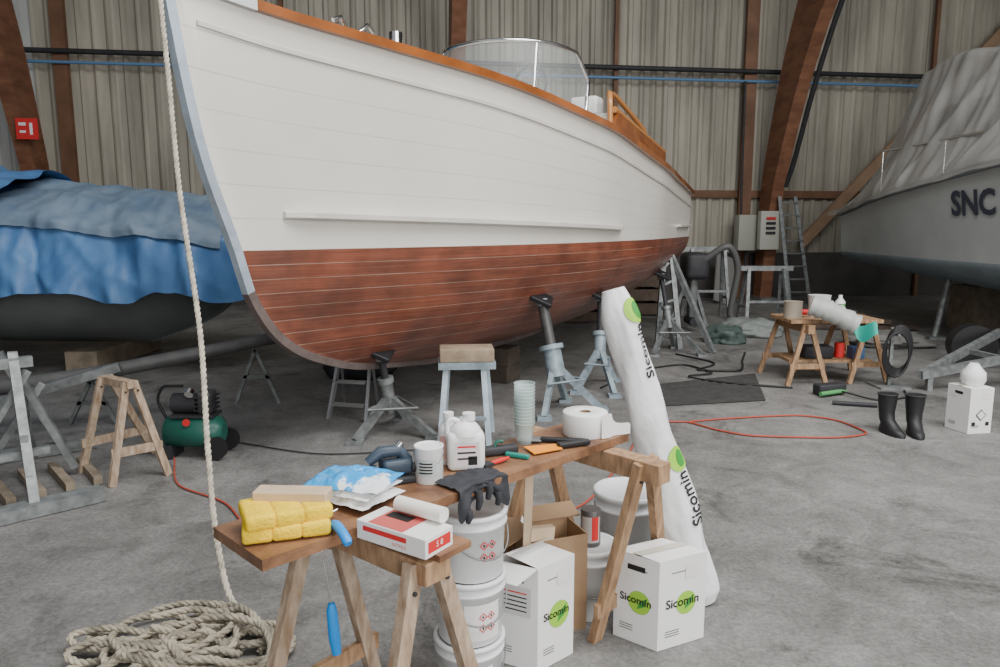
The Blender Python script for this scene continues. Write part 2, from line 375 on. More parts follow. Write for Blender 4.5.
for i,(t,z) in enumerate(st):
    a=st[max(i-1,0)];c=st[min(i+1,len(st)-1)];d=V((c[0]-a[0],0,c[1]-a[1])).normalized(); nx,nz_=d.z,-d.x
    nx,nz_=-abs(nx) if t<1.5 else 0,-abs(nz_)
    pr=.022+.05*max(0,min(1,(t-1.5)/2)); 
    o=(t+nx*pr,z+nz_*pr); q=(t-nx*.03,z-nz_*.03)
    rings.append([H.P(q[0],.036,q[1]),H.P(o[0],.026,o[1]),H.P(o[0],-.026,o[1]),H.P(q[0],-.036,q[1])])
cut=[i for i,(t,z) in enumerate(st) if z<1.2][0]
bt.ringsweep(rings[:cut+1],BAND,smooth=False); bt.ringsweep(rings[cut:],mat('keel_dark',(.17,.13,.12),.6,var=.3),smooth=False)
def rail(t0,t1,z0,z1,pr,th):
    rings=[];n=50
    for i in range(n+1):
        q=i/n;t=t0+(t1-t0)*q;z=z0+(z1-z0)*q;y=H.half(t,z);e=min(1,min(q,1-q)/.03);p_=pr*(.35+.65*e)
        rings.append([H.P(t,y-.01,z-th/2),H.P(t,y+p_,z-th/4),H.P(t,y+p_,z+th/4),H.P(t,y-.01,z+th/2)])
    bt.ringsweep(rings,HW,smooth=False)
rail(.30,3.8,1.665,1.575,.08,.06); rail(6.1,7.15,1.6,1.6,.06,.05)
def CP(t,y,z): return H.P(t,y,z)
pts=[(4.1,-.72),(3.4,-.68),(2.75,-.45),(2.45,0),(2.75,.45),(3.4,.68),(4.1,.72)]
sp=smoothpath([(a,b_,0) for a,b_ in pts],30)
bt.faces([CP(p.x,p.y,2.4) for p in sp]+[CP(p.x+.03,p.y*.97,2.7) for p in sp],[(i,i+1,32+i,31+i) for i in range(30)]+[tuple(range(31,62))],DECK)
ws=smoothpath([(3.95,-.7,0),(3.4,-.66,0),(2.98,-.42,0),(2.85,0,0),(2.98,.42,0),(3.4,.66,0),(3.95,.7,0)],36)
GL=mat('windscreen_glass',(.8,.85,.85),.06,alpha=.2)
top=[];bot=[]
for i,p in enumerate(ws):
    q=min(i,36-i)/36; hh=.56*min(1,.45+q*7)**.6 if q<.08 else .56
    bot.append(CP(p.x,p.y,2.7)); top.append(CP(p.x+.12,p.y*.96,2.7+hh))
bt.faces(bot+top,[(i,i+1,37+i+1,37+i) for i in range(36)],GL,True)
bt.tube([bot[0]]+top+[bot[-1]],.02,CHROME,8); bt.tube(bot,.015,CHROME,8)
for k in (10,26): bt.tube([bot[k],top[k]],.012,CHROME,6)
bt.box(CP(3.3,.15,2.86),(.4,.12,.2),DARK,rot=(0,0,-28),bev=.02)
bt.box(CP(3.7,-.25,2.84),(.3,.3,.24),DARK,rot=(0,0,-28),bev=.03)
bt.tube([CP(3.6,.3,2.7),CP(3.55,.3,2.95)],.02,DARK); bt.tube([CP(3.5,.3+.17*math.cos(a/16*6.283),2.95+.17*math.sin(a/16*6.283)) for a in range(17)],.014,BLACK,6)
LV=mat('light_varnish',(.50,.22,.07),.25,coat=.5)
for sd in (1,-1):
    rings=[]
    for i in range(41):
        q=i/40;t=4.2+2.1*q;zt=2.80-.28*q
        if q<.12: zt=2.3+(zt-2.3)*math.sin(math.pi/2*q/.12)
        y=sd*.86; zb=2.1
        rings.append([CP(t,y-.03,zb),CP(t,y+.03,zb),CP(t,y+.03,zt),CP(t,y-.03,zt)])
    bt.ringsweep(rings,MAHOG,smooth=False)
    bt.tube([CP(4.36+1.94*i/20,sd*.86,2.79-.28*(.06+.94*i/20)+.02) for i in range(21)],.034,LV,8)
bt.beam(CP(4.3,-.8,2.55),CP(4.3,.8,2.55),.04,.4,DECK)
bt.beam(CP(6.3,-.8,2.3),CP(6.3,.8,2.3),.04,.4,MAHOG)
bt.box(CP(4.5,.5,2.86),(.3,.22,.2),WHITEP,rot=(0,0,-28),bev=.03)
bt.tube(smoothpath([CP(4.25,.86,2.5),CP(4.22,.86,2.8),CP(4.3,.82,2.95),CP(4.5,.8,2.96),CP(5.2,.82,2.80),CP(5.5,.84,2.7)],20),.03,LV,8)
y=.40; t=.68; z=H.zs(t)+.03
bt.tube([CP(t-.16,y,z+.07),CP(t-.1,y+.01,z+.10),CP(t-.04,y,z+.05),CP(t,y,z+.03),CP(t+.06,y+.03,z+.05),CP(t+.12,y+.04,z+.10),CP(t+.18,y+.04,z+.07)],.014,CHROME,8)
bt.box(CP(t,y+.02,z),(.2,.04,.03),CHROME,rot=(0,0,45))
z=H.zs(1.0); bt.cyl(CP(1.02,.5,z-.05),CP(1.02,.5,z+.16),.045,CHROME); bt.cyl(CP(.95,.52,z+.06),CP(1.2,.46,z+.06),.014,CHROME)
bt.done()
# ---- boat with blue tarpaulin (left)
H2=Hull((-2.65,8.5),(-1,.05),(.05,-1),7,1.05,[(0,1.5),(.25,1.05),(.7,.55),(1.5,.22)],[(0,.22),(1.5,.22),(7,.25)],
 [(.25,0),(1.5,.7),(3,1.1),(5,1.2),(7,1.1)],[(0,0),(1,.65),(2.5,1.1),(4.5,1.2),(7,1.1)],[(0,1.5),(3,1.35),(7,1.3)],[(0,1.3),(3,2.2),(7,2.6)],[(0,.9),(3,.65),(7,.55)],1.1)
hb=mat('grey_hull_paint',(.20,.215,.22),.45,var=.3,vscale=1.5)
h2=B('covered_sailboat'); H2.build(h2,hb,hb,nu=40,na=6,nb=14); H2.deck(h2,hb,-.02,0,7)
for x in (-4.6,-7.2): h2.box((x,8.55,.12),(.35,1.5,.22),GREYW)
h2.done()
TARP=mat('blue_tarpaulin',(.10,.235,.47),.5,col2=(.055,.15,.34),vscale=2.2,bump=.5,bscale=5)
TG=mat('grey_blue_cover',(.19,.255,.33),.65,col2=(.11,.17,.25),vscale=3,bump=.4,bscale=6)
tp=B('blue_tarpaulin')
rz=interp([(-9.6,2.35),(-6.8,2.35),(-6.0,2.32),(-5.5,2.05),(-5.2,2.08),(-4.2,2.0),(-3.2,1.88),(-2.35,1.72)])
def tf(x0,x1,dy=0,lowv=.78,seed=0,hw=1.15,vend=1,up=0):
    def fn(u,v):
        v*=vend
        x=x0+(x1-x0)*u; ridge=8.6
        e=interp([(-9.6,1),(-3.2,1),(-2.3,.3)])(x)
        zr=rz(x)+up
        if v<.5:
            q=v/.5; y=ridge+(.9-.9*q)*e; z=zr-.5*(1-q)**2
        else:
            q=(v-.5)/.5
            if q<.45: k=q/.45; y=ridge-hw*e*k; z=zr-.38*k**1.5
            else:
                k=(q-.45)/.55; y=ridge-hw*e-.05*k; z=zr-.38-(zr-.38-lowv-.06*math.sin(x*5+seed)-.1*noise.noise(V((x*2,seed,0))))*k
            k=max(0,(q-.3)); y-=k*(.4*abs(noise.noise(V((x*1.8+seed+z*.4,0,0))))+.25*abs(noise.noise(V((x*5+z*.5,seed,1))))+.03*math.sin(x*13+z*3))
        n=noise.noise(V((x*1.5,y*1.5,z*1.2+seed)))*.09+(.5-abs(noise.noise(V((x*2.5+z*1.6,y*2,z*1.0+seed)))))*.14+(.5-abs(noise.noise(V((x*5-z*2,y*3,z*1.5+seed)))))*.05
        return V((x,y-n+dy,z+n*.5))
    return fn
tp.grid(tf(-9.6,-2.35,0,.84),220,80,TARP)
tp.grid(tf(-5.35,-2.9,-.03,.84,0,1.16,.76),110,50,TG)
tp.grid(tf(-7.2,-4.98,-.34,.60,9,1.2,1,.10),80,70,TARP)
tp.done()
# ---- shrink-wrapped boat (right)
H3=Hull((7.3,3.6),(0,1),(-1,0),9.4,1.15,[(-.3,2.85),(.3,1.2),(1,.75),(2,.6)],[(0,.6),(2,.6),(6,.68),(9.4,.85)],
 [(.3,0),(1.5,.8),(3.5,1.35),(6,1.45),(9.4,1.2)],[(-.3,0),(1,.8),(2.5,1.35),(4.5,1.6),(7,1.6),(9.4,1.25)],[(-.3,2.8),(3,2.5),(5,2.33),(7,2.12),(9.4,1.85)],[(0,1.2),(4,1.8),(9.4,2)],[(0,.9),(4,.65),(9.4,.6)],1.1)
hg=mat('pale_hull_paint',(.50,.53,.53),.35,var=.15,vscale=1.2); hg2=mat('pale_blue_bottom',(.30,.37,.41),.5,var=.25,vscale=2)
h3=B('wrapped_motorboat'); H3.build(h3,hg,hg2,nu=60); H3.deck(h3,hg,-.02,-.2,9.4)
H3.sheerstrip(h3,mat('fender_grey',(.2,.22,.23),.5),-.2,9.4,-.02,.05,-.08,.0)
WG=mat('wheelhouse_white',(.7,.7,.68),.5)
h3.box((7.3,10.2,2.75),(1.5,2.4,1.7),WG,bev=.15); h3.box((7.3,7.6,2.5),(1.3,2.4,.5),WG,bev=.1)
for k in range(3): h3.box((6.54,9.5+.7*k,3.1),(.02,.5,.45),DARK)
for k in range(5): h3.tube([(6.0,5.2+k*1.6,2.15),(6.0,5.2+k*1.6,2.75)],.02,CHROME,6)
h3.tube([(6.0,5.2,2.75),(6.0,11.6,2.75)],.02,CHROME,6)
def side3(t,z):
    y=H3.half(t,z); return H3.P(t,y+.006,z)
tt,zz=5.32,1.86
o=side3(tt,zz); xd=(side3(tt-.3,zz)-side3(tt+.3,zz)).normalized(); ud=(side3(tt,zz+.15)-side3(tt,zz-.15)).normalized()
h3.text('SNC',.42,frame(xd,ud,o+V((-.015,0,0))),mat('lettering_grey',(.05,.055,.08),.6),bold=.014)
h3.box((7.3,6.2,.33),(.5,.5,.62),GREYW); h3.box((7.3,11,.35),(.5,.6,.7),GREYW)
for (x,y) in ((6.35,7),(6.3,10.2)): h3.tube([(x-.1,y,0),(x+.05,y,.9)],.04,STEEL,8); h3.box((x-.1,y,.02),(.3,.3,.04),STEEL)
h3.done()
SHEET=mat('dusty_plastic_sheet',(.50,.50,.48),.28,col2=(.38,.375,.36),vscale=1.2,alpha=.66,bump=.35,bscale=3,coat=.2)
ps=B('plastic_cover_sheet')
rh=interp([(2,3.5),(4,3.75),(6,3.9),(7.2,4.1),(8.0,4.0),(8.8,3.1),(9.7,2.15)])
def pf(u,v):
    t=2+7.7*u; tq=min(t,9.4)
    ys=H3.b(tq)+.06; zr=rh(t); zs=H3.zs(tq)
    s_=2*v-1; a=abs(s_)
    if a<.12: y=ys*.45*a/.12; z=zr-.05*a/.12
    elif a<.88: k=(a-.12)/.76; y=ys*(.45+.55*k); z=zr-.05+(zs-zr+.05)*(k**.9); z-=.1*math.sin(math.pi*k)
    else: k=(a-.88)/.12; y=ys+.02*k; z=zs-(.07+.03*noise.noise(V((t*2,0,0))))*k
    # long tension folds fanning down from the ridge
    n=.07*noise.noise(V((t*.9,y*.8,z*.3)))+.13*(.35-abs(noise.noise(V((t*1.5+z*.7,3.1,0)))))+.05*(.35-abs(noise.noise(V((t*4.2-z*.8,7.7,z*.25)))))
    if a<.12: n*=.3
    if a>.82: n*=max(.15,1-(a-.82)/.1)
    y=y+max(-.02,n) if a>.1 else y
    return V((7.3-(y if s_>0 else -y),3.6+t,z+n*.3))
ps.grid(pf,170,90,SHEET); ps.done()
# ---------------------------------------------------------------- boat props
def prop(name,top,base,legs,m,col=DARK,rs=.035):
    p=B(name); top=V(top);base=V(base); mid=base.lerp(top,.42)
    ax=(top-base).normalized()
    p.cyl(mid-ax*.12,mid+ax*.12,rs*1.35,m); p.cyl(mid,top-ax*.06,rs*.8,col); p.cyl(mid+ax*.12,mid+ax*.16,rs*1.8,m)
    p.box(top-ax*.03,(.2,.2,.04),BLACK,rot=(18,24,0),bev=.01); p.cyl(top-ax*.1,top-ax*.04,.05,m)
    for l in legs:
        e=base+V((l[0],l[1],-base.z+.02)); p.beam(mid,e,.045,.06,m); p.box((e.x,e.y,.015),(.12,.12,.03),m)
    for i in range(len(legs)):
        a=base+V((*legs[i],-base.z+.2));a=mid.lerp(a,.65);c=base+V((*legs[(i+1)%len(legs)],-base.z+.2));c=mid.lerp(c,.65); p.cyl(a,c,.01,m,seg=6)
    p.done()
def hp(t,z): return H.P(t,H.half(t,z),z)
prop('boat_stand',hp(2.68,1.02)-V((0,0,.02)),(.55,6.05,0),[(-.18,-.2),(.33,.1),(.05,.42)],STEELB,col=mat('prop_tube',(.10,.10,.10),.45,.3,var=.4),rs=.06)
prop('boat_stand',hp(3.9,.95)-V((0,0,.02)),(.98,7.0,0),[(-.25,-.2),(.1,-.35),(.2,.35)],STEELB,rs=.045)
prop('boat_stand',hp(1.2,.72)+V((-.02,.1,-.03)),(-.82,5.5,0),[(-.25,-.33),(.32,-.22),(.0,.35)],STEEL)
prop('boat_stand',hp(6.1,1.05)-V((0,0,.03)),(2.2,9.0,0),[(-.3,-.2),(.3,-.2),(.1,.4)],STEEL)
lf=B('lattice_stand')
for s_ in (0,.3): lf.beam((2.05+s_,9.3,0),(2.15+s_*.3,9.5,1.25),.06,.06,STEEL)
lf.beam((2.7,9.0,0),(2.25,9.5,1.2),.06,.06,STEEL)
for k in range(5): z=.12+k*.24; lf.beam((2.05+.02*k,9.33,z),(2.35-.045*k,9.33,z+.05),.03,.03,STEEL)
lf.done()
kb=B('keel_block_stack')
for t in (3.5,):
    P=H.P(t,0,0); kz=H.kf(t)-.09
    for k in range(2): kb.box((P.x,P.y,kz/4+k*kz/2),(.3,.25,kz/2-.004),mat('dark_oak',(.09,.07,.055),.8,var=.4),rot=(0,0,62+k*4))
kb.done()
sb=B('white_legged_trestle')
sb.box((-.25,5.3,.66),(.4,.24,.1),mat('trestle_block',(.38,.29,.2),.8,var=.4),rot=(0,0,5),bev=.01); sb.box((-.25,5.3,.585),(.42,.26,.05),STEELB,rot=(0,0,5))
for x,y in ((-.42,5.12),(-.10,5.14),(-.42,5.5),(-.08,5.5)): sb.beam((-.25+(x+.25)*.85,5.3+(y-5.3)*.5,.58),(x-.02*(1 if x<-.25 else -1),y,0),.04,.045,mat('white_blue_paint',(.55,.66,.74),.5,var=.3))
sb.beam((-.42,5.15,.2),(-.1,5.15,.2),.02,.03,STEELB); sb.done()
lad=B('aluminium_step')
for s_ in (0,1): 
    lad.beam((-1.43+.33*s_,5.85-.1*s_,0),(-1.36+.26*s_,6.05,.52),.025,.04,ALU); lad.beam((-1.4+.3*s_,6.35,0),(-1.36+.26*s_,6.08,.52),.02,.03,ALU)
for z in (.12,.3,.5): lad.beam((-1.41+.02*z,5.87+.35*z,z),(-1.12,5.78+.45*z,z),.06,.02,ALU)
lad.done()
# ---------------------------------------------------------------- trestles & workbench
def trestle(name,p0,p1,zt,spread,m,inset=.08,bw=.07,bh=.09,lw=.032,ld=.05,splay=.04,feet=None,mleg=None,rail=.68):
    t=B(name); p0=V((*p0,zt-bh/2));p1=V((*p1,zt-bh/2)); d=(p1-p0).normalized(); n=V((-d.y,d.x,0)); mleg=mleg or m
    t.beam(p0,p1,bw,bh,m,bev=.004)
    for e,(P,sg) in enumerate(((p0+d*inset,-1),(p1-d*inset,1))):
        E=[]
        for s_ in (1,-1):
            top=P+n*s_*(bw/2-.005)+V((0,0,bh/2-.01)); ft=P+n*s_*spread+d*sg*splay; ft.z=0
            if feet and feet[e] and feet[e][0 if s_>0 else 1]: ft=V((*feet[e][0 if s_>0 else 1],0))
            t.beam(top,ft,ld,lw,mleg,up=d); E.append((top.lerp(ft,rail),top.lerp(ft,.17)))
            t.cyl(top.lerp(ft,.09)-d*ld*.52,top.lerp(ft,.09)+d*ld*.52,.006,DARK,seg=8)
        A,C=E[0][0],E[1][0]; t.beam(A+(A-C)*.12,C+(C-A)*.12,.02,.055,m)
    return t
t=trestle('wooden_trestle',(-.57,2.06),(-.155,1.72),.765,.25,PINE,inset=.05,bw=.09,bh=.06,ld=.045,mleg=PINEG); t.done()
t=trestle('wooden_trestle',(.12,2.94),(.585,2.46),.765,.3,PINE,bw=.075,bh=.075,ld=.055,feet=[None,((.72,3.0),(.37,2.61))],rail=.8); t.done()
t=trestle('wooden_trestle',(-2.58,4.6),(-2.3,4.42),.64,.2,PINEG,inset=.03,bw=.06,bh=.05,lw=.025,ld=.045,feet=[((-2.45,4.95),(-2.74,4.55)),((-2.15,4.5),(-2.4,4.28))]); t.done()
pl=B('workbench_plank')
def plank(a,b_,w_,z,th,m,bo,wob=.004):
    a=V((*a,0));b_=V((*b_,0));d=(b_-a).normalized();n=V((-d.y,d.x,0));K=24;rings=[]
    for i in range(K+1):
        p=a.lerp(b_,i/K); e=wob*noise.noise(V((i*.5,z,w_)));
        rings.append([p+V((0,0,z-th))+n*e,p+V((0,0,z))+n*e,p+n*(w_+e)+V((0,0,z)),p+n*(w_+e)+V((0,0,z-th))])
    bo.ringsweep(rings,m,smooth=False)
plank((-.575,1.645),(.50,2.72),.275,.8,.03,OLDW,pl)
pl.done()
pl=B('scrap_board'); plank((-.38,1.885),(-.15,1.70),.12,.783,.017,OLDW,pl); pl.done()
ZT=.8
s=B('sponge_pack'); Ms=Matrix.Translation((-.565,1.815,ZT))@Matrix.Rotation(math.radians(22),4,'Z')
for k in range(2):
    for i in range(3):
        s.box((-.072+i*.072,0.0+.004*k,.024+k*.036),(.076,.15,.04),YELLOW,M=Ms@Matrix.Rotation(math.radians(k*9-4),4,'Z'),bev=.011)
s.quad(Ms@Matrix.Translation((.04,-.02,.0645)),.06,.04,mat('sponge_label',(.85,.8,.55),.5)); s.done()
wb=B('wood_block'); wb.box((-.555,1.85,ZT+.085),(.20,.06,.036),LIGHTW,rot=(0,0,-3),bev=.004); wb.done()
bg=B('wipes_bag'); Mb=Matrix.Translation((-.43,2.04,ZT))@Matrix.Rotation(math.radians(-25),4,'Z')
def pillow(w_,h_,t_,z0,seed,rz_=0):
    R=Mb@Matrix.Rotation(math.radians(rz_),4,'Z')
    def f(top):
        def g(u,v):
            x=(u-.5)*w_;y=(v-.5)*h_; e=(max(0,1-abs(2*u-1)**2.2)*max(0,1-abs(2*v-1)**2.2))**.7
            cr=.010*noise.noise(V((x*22,y*22,seed)))+.010*(.3-abs(noise.noise(V((x*45,y*45,seed+5)))))
            ed=1+.04*noise.noise(V((u*6,v*6,seed)))
            return R@V((x*ed,y*ed,z0+t_*.4+(t_*.6*e if top else -t_*.38*e)+cr*(.35+e)*(1 if top else .2)))
        return g
    return f
BB=mat('bag_blue',(.02,.34,.78),.22,col2=(.8,.84,.88),vscale=7,lo=.43,hi=.46)
for k,(m_,z0,w_) in enumerate(((WHITEP,.004,.24),(WHITEP,.026,.22),(BB,.044,.24))):
    p_=pillow(w_,.185,.042,z0,k*3,(k-1)*8)
    bg.grid(p_(True),44,36,m_); bg.grid(p_(False),24,20,m_)
bg.done()
rb=B('glove_box'); Mr=Matrix.Translation((-.25,1.79,.783))@Matrix.Rotation(math.radians(-34),4,'Z')
rb.box((0,0,.026),(.235,.11,.052),PAPER,M=Mr,bev=.002)
rb.quad(Mr@Matrix.Translation((-.02,.0,.0528)),.12,.105,mat('carton_print',(.55,.1,.09),.5)); rb.quad(Mr@Matrix.Translation((-.03,.02,.0532)),.08,.035,INK)
Mf=Mr@Matrix.Translation((0,-.0553,.026))@Matrix.Rotation(math.radians(90),4,'X')
rb.quad(Mf,.15,.014,RED,-.02,.008); rb.text('NITRILE',.014,Mf@Matrix.Translation((.03,-.012,0)),RED); 
Me=Mr@Matrix.Translation((.1178,0,.026))@Matrix.Rotation(math.radians(90),4,'Z')@Matrix.Rotation(math.radians(90),4,'X')
rb.quad(Me,.09,.03,RED); rb.text('S 8',.022,Me@Matrix.Translation((0,0,.0006)),PAPER); rb.done()
rl=B('paint_roller_sleeve'); x,y=-.275,1.865
rl.cyl((x,y,.858),(x+.13,y-.085,.858),.021,mat('roller_foam',(.86,.84,.78),.9)); rl.cyl((x-.001,y+.001,.858),(x+.001,y,.858),.012,DARK)
rl.done()
rh_=B('paint_roller'); rh_.tube(smoothpath([(-.45,1.83,.81),(-.425,1.79,.825),(-.40,1.755,.815),(-.385,1.735,.80)],10),[.008]+[.013]*9+[.01],BLUE,10)
rh_.tube(smoothpath([(-.45,1.83,.81),(-.47,1.87,.82),(-.45,1.9,.825)],8),.004,CHROME,6); rh_.done()
hr=B('hanging_paint_roller'); hr.tube(smoothpath([(-.50,1.87,.77),(-.49,1.86,.74),(-.475,1.85,.66),(-.465,1.86,.56)],14),.003,CHROME,6)
hr.tube([(-.465,1.86,.57),(-.465,1.86,.55),(-.46,1.86,.47),(-.455,1.86,.42)],[.009,.015,.017,.013],BLUE,12); hr.done()
sd=B('power_sander'); G=mat('tool_grey_blue',(.035,.055,.08),.45); Md=Matrix.Translation((-.33,2.2,ZT))@Matrix.Rotation(math.radians(25),4,'Z')
sd.box((0,0,.012),(.13,.1,.022),DARK,M=Md,bev=.006); sd.box((.0,0,.05),(.10,.075,.05),G,M=Md,bev=.014)
sd.tube([Md@V(p) for p in ((.04,0,.06),(.01,0,.098),(-.05,0,.098),(-.09,0,.07))],[.018,.02,.02,.015],G,12)
sd.cyl(Md@V((-.06,0,.04)),Md@V((-.15,.02,.03)),.02,mat('sander_bag',(.12,.13,.15),.8)); sd.cyl(Md@V((.05,-.03,.05)),Md@V((.09,-.06,.04)),.018,DARK); sd.cyl(Md@V((0,0,.1)),Md@V((0.02,0,.122)),.012,CHROME)
sd.tube(smoothpath([Md@V((-.15,.02,.03)),Md@V((-.2,.04,.015)),Md@V((-.24,-.02,.01)),Md@V((-.18,-.08,.01))],16),.006,BLACK,6); sd.done()
def cylpatch(bo,o,r,a0,a1,z0,z1,m,n=14):
    bo.grid(lambda u,v:V((o[0]+r*math.cos(math.radians(a0+(a1-a0)*u)),o[1]+r*math.sin(math.radians(a0+(a1-a0)*u)),o[2]+z0+(z1-z0)*v)),n,1,m)
pt=B('paint_tin'); o=(-.225,2.2,ZT)
pt.lathe([(.043,0),(.045,.002),(.045,.108),(.047,.112),(.047,.116),(.043,.117),(.041,.112)],o,WHITEP); cylpatch(pt,o,.0456,-140,-50,.025,.08,mat('label_grey',(.45,.5,.5),.5))
for k in range(4): cylpatch(pt,o,.0459,-125,-70,.035+.01*k,.04+.01*k,INK)
pt.tube([(o[0]+.047*math.cos(a/12*math.pi),o[1]-.047*math.sin(a/12*math.pi)*.9,o[2]+.1-.045*math.sin(a/12*math.pi)) for a in range(13)],.0018,STEEL,6); pt.done()
jc=B('jerrycan'); Mj=Matrix.Translation((-.115,2.32,ZT))@Matrix.Rotation(math.radians(8),4,'Z')
jc.box((0,0,.065),(.125,.085,.13),WHITEP,M=Mj,bev=.02)
jc.lathe([(.052,.0),(.05,.02),(.036,.036),(.022,.042),(.018,.046),(.018,.055)],Mj@V((.0,0,.118)),WHITEP,seg=24)
jc.cyl(Mj@V((.012,0,.165)),Mj@V((.012,0,.188)),.021,WHITEP); 
jc.tube(smoothpath([Mj@V((-.014,0,.158)),Mj@V((-.045,0,.168)),Mj@V((-.06,0,.15)),Mj@V((-.058,0,.1))],12),.009,WHITEP,8)
Mjf=Mj@Matrix.Translation((0,-.0432,.06))@Matrix.Rotation(math.radians(90),4,'X'); jc.quad(Mjf,.085,.08,mat('label_red_white',(.74,.66,.66),.5)); 
for k in range(3): jc.quad(Mjf@Matrix.Translation((0,0,.0006)),.06,.006,RED if k==0 else INK,0,.025-.02*k)
jc.quad(Mjf@Matrix.Translation((0,0,.0006)),.03,.03,INK,.02,-.022); jc.done()
bo_=B('plastic_bottle'); bo_.lathe([(.034,0),(.036,.004),(.036,.11),(.03,.13),(.016,.145),(.016,.155)],(-.175,2.38,ZT),WHITEP); bo_.cyl((-.175,2.38,.953),(-.175,2.38,.975),.018,WHITEP)
cylpatch(bo_,(-.175,2.38,ZT),.0366,-140,-40,.02,.1,mat('label_pink',(.75,.45,.42),.5)); bo_.done()
cu=B('plastic_cup_stack')
for k in range(13):
    z=k*.0125; cu.lathe([(.027,z),(.038,z+.075),(.0395,z+.076),(.0395,z+.079),(.037,z+.078)],(.09,2.60,ZT),CLEAR,seg=28,capb=(k==0),capt=False)
cu.done()
pr=B('paper_towel_roll'); o=(.33,2.72,ZT)
pr.lathe([(.022,0),(.085,0),(.087,.004),(.087,.086),(.085,.09),(.024,.09),(.022,.088)],o,PAPER,capb=False,capt=False,seg=40); pr.lathe([(.022,.0),(.02,.09)],o,CARD,capb=False,capt=False)
pr.grid(lambda u,v:V((.33+.087*math.cos(-.9+u*.3)+.1*u+.01*math.sin(u*9),2.72-.08+.08*u,ZT+.003+.085*v*(1-.75*u*u)+.012*math.sin(u*8)*v)),16,6,PAPER); pr.done()
sc=B('filling_knife'); Mc=frame((.92,.38,0),(-.38,.92,0),(.13,2.49,ZT+.008))
sc.faces([Mc@V(p) for p in ((-.03,-.045,.003),(.09,-.03,.003),(.09,.03,.003),(-.03,.045,.003),(-.03,-.045,0),(.09,-.03,0),(.09,.03,0),(-.03,.045,0))],[(0,1,2,3),(0,4,5,1),(1,5,6,2),(2,6,7,3),(3,7,4,0)],ORANGE)
sc.box((.15,0,.006),(.13,.028,.02),BLACK,M=Mc,bev=.006); sc.done()
sc=B('filling_knife'); Mc=frame((.98,-.15,0),(.15,.98,0),(.235,2.60,ZT+.01)); sc.box((0,0,0),(.17,.03,.018),BLACK,M=Mc,bev=.006); sc.box((-.12,0,0),(.08,.06,.003),STEEL,M=Mc); sc.done()
br_=B('paint_brush'); br_.tube([(-.03,2.33,.812),(.0,2.36,.812),(.03,2.39,.812)],[.006,.009,.005],RED,8); br_.box((-.045,2.315,.812),(.04,.035,.012),DARK,rot=(0,0,45)); br_.done()
br_=B('hand_plane'); br_.box((.0,2.46,.818),(.13,.04,.03),DARK,rot=(0,0,20),bev=.008); br_.tube([(-.02,2.45,.83),(-.01,2.455,.85),(.01,2.46,.848)],.007,GREEN,8); br_.done()
cl=B('scraper_handle'); cl.box((.06,2.42,.81),(.09,.018,.016),mat('teal_plastic',(.02,.25,.2),.4),rot=(0,0,-25),bev=.005); cl.done()
gl=B('work_gloves')
def gf(u,v):
    a=V((-.135+.15*u,2.09+.15*u,0)); n=V((.707,-.707,0))
    if v<.4: k=v/.4; p=a-n*(.11*(1-k)); z=ZT+.008+.02*abs(noise.noise(V((u*5,v*6,1))))
    else: k=(v-.4)/.6; p=a+n*(.012+.02*noise.noise(V((u*6,v*3,2)))+.008*math.sin(u*14)); z=ZT+.01-k*(.06+.04*math.sin(u*7+1)+.02*noise.noise(V((u*9,0,0))))
    return V((p.x,p.y,z))
gl.grid(gf,30,24,GLOVE)
for i,ln in enumerate((.04,.06,.055,.04)):
    q=.18+i*.2; a=V((-.135+.15*q,2.09+.15*q,0))+V((.012,-.012,0)); z0=ZT+.03-(.06+.04*math.sin(q*7+1)); gl.tube([a+V((0,0,z0)),a+V((.004,-.006,z0-ln*.5)),a+V((-.002,-.004,z0-ln))],[.012,.012,.008],GLOVE,8)
gl.done()
# ---------------------------------------------------------------- buckets
def bucket(bo,o,r,h,m=BUCK,lid=True,label=None,rot=-100):
    k=r*.9
    bo.lathe([(k,0),(k+.003,.004),(r*.985,h*.78),(r*1.05,h*.79),(r*1.05,h*.83),(r,h*.835),(r*1.0,h*.92),(r*1.07,h*.93),(r*1.07,h*.985),(r*1.03,h)]+([(r*.95,h),(r*.93,h*.975),(0.001,h*.975)] if lid else [(r*.97,h),(r*.93,h*.4),(0.001,h*.4)]),o,m,capt=False,seg=40)
    hp_=[(o[0]+r*1.08*math.cos(math.radians(rot)+a/14*math.pi-math.pi/2),o[1]+r*1.08*math.sin(math.radians(rot)+a/14*math.pi-math.pi/2),o[2]+h*.86-h*.5*math.sin(a/14*math.pi)) for a in range(15)]
    bo.tube(hp_,.0025,STEEL,6)
    if label: cylpatch(bo,o,r*.985,rot-35,rot+30,h*.12,h*.68,label)
LAB=mat('hazard_label',(.82,.80,.78),.5)
def diamond(bo,o,r,ang,z,s_,m=RED):
    a=math.radians(ang); n=V((math.cos(a),math.sin(a),0)); x=V((-n.y,n.x,0)); M=frame(x,(0,0,1),V(o)+n*(r+.003)+V((0,0,z)))
    q=s_; vs=[(q,0,0),(0,q,0),(-q,0,0),(0,-q,0),(q*.7,0,0),(0,q*.7,0),(-q*.7,0,0),(0,-q*.7,0)]
    bo.faces(vs,[(0,1,5,4),(1,2,6,5),(2,3,7,6),(3,0,4,7)],m,M=M); bo.quad(M,q*.4,q*.5,INK)
bx,by=-.105,2.30
for k in range(3):
    bk=B('plastic_bucket'); o=(bx+.004*k,by-.006*k,.228*k); bucket(bk,o,.115,.225,label=LAB if k<2 else None,rot=-75+12*k)
    for i in range(2):
        for j in range(2): diamond(bk,o,.112,-66+i*15,.07+.04*j if k<2 else .09+.04*j,.015)
    bk.done()
bk=B('plastic_bucket'); bucket(bk,(.155,2.98,0),.14,.33,lid=False); bk.done()
bk=B('plastic_bucket'); bucket(bk,(.375,2.84,.0),.11,.3,rot=-80); bk.done()
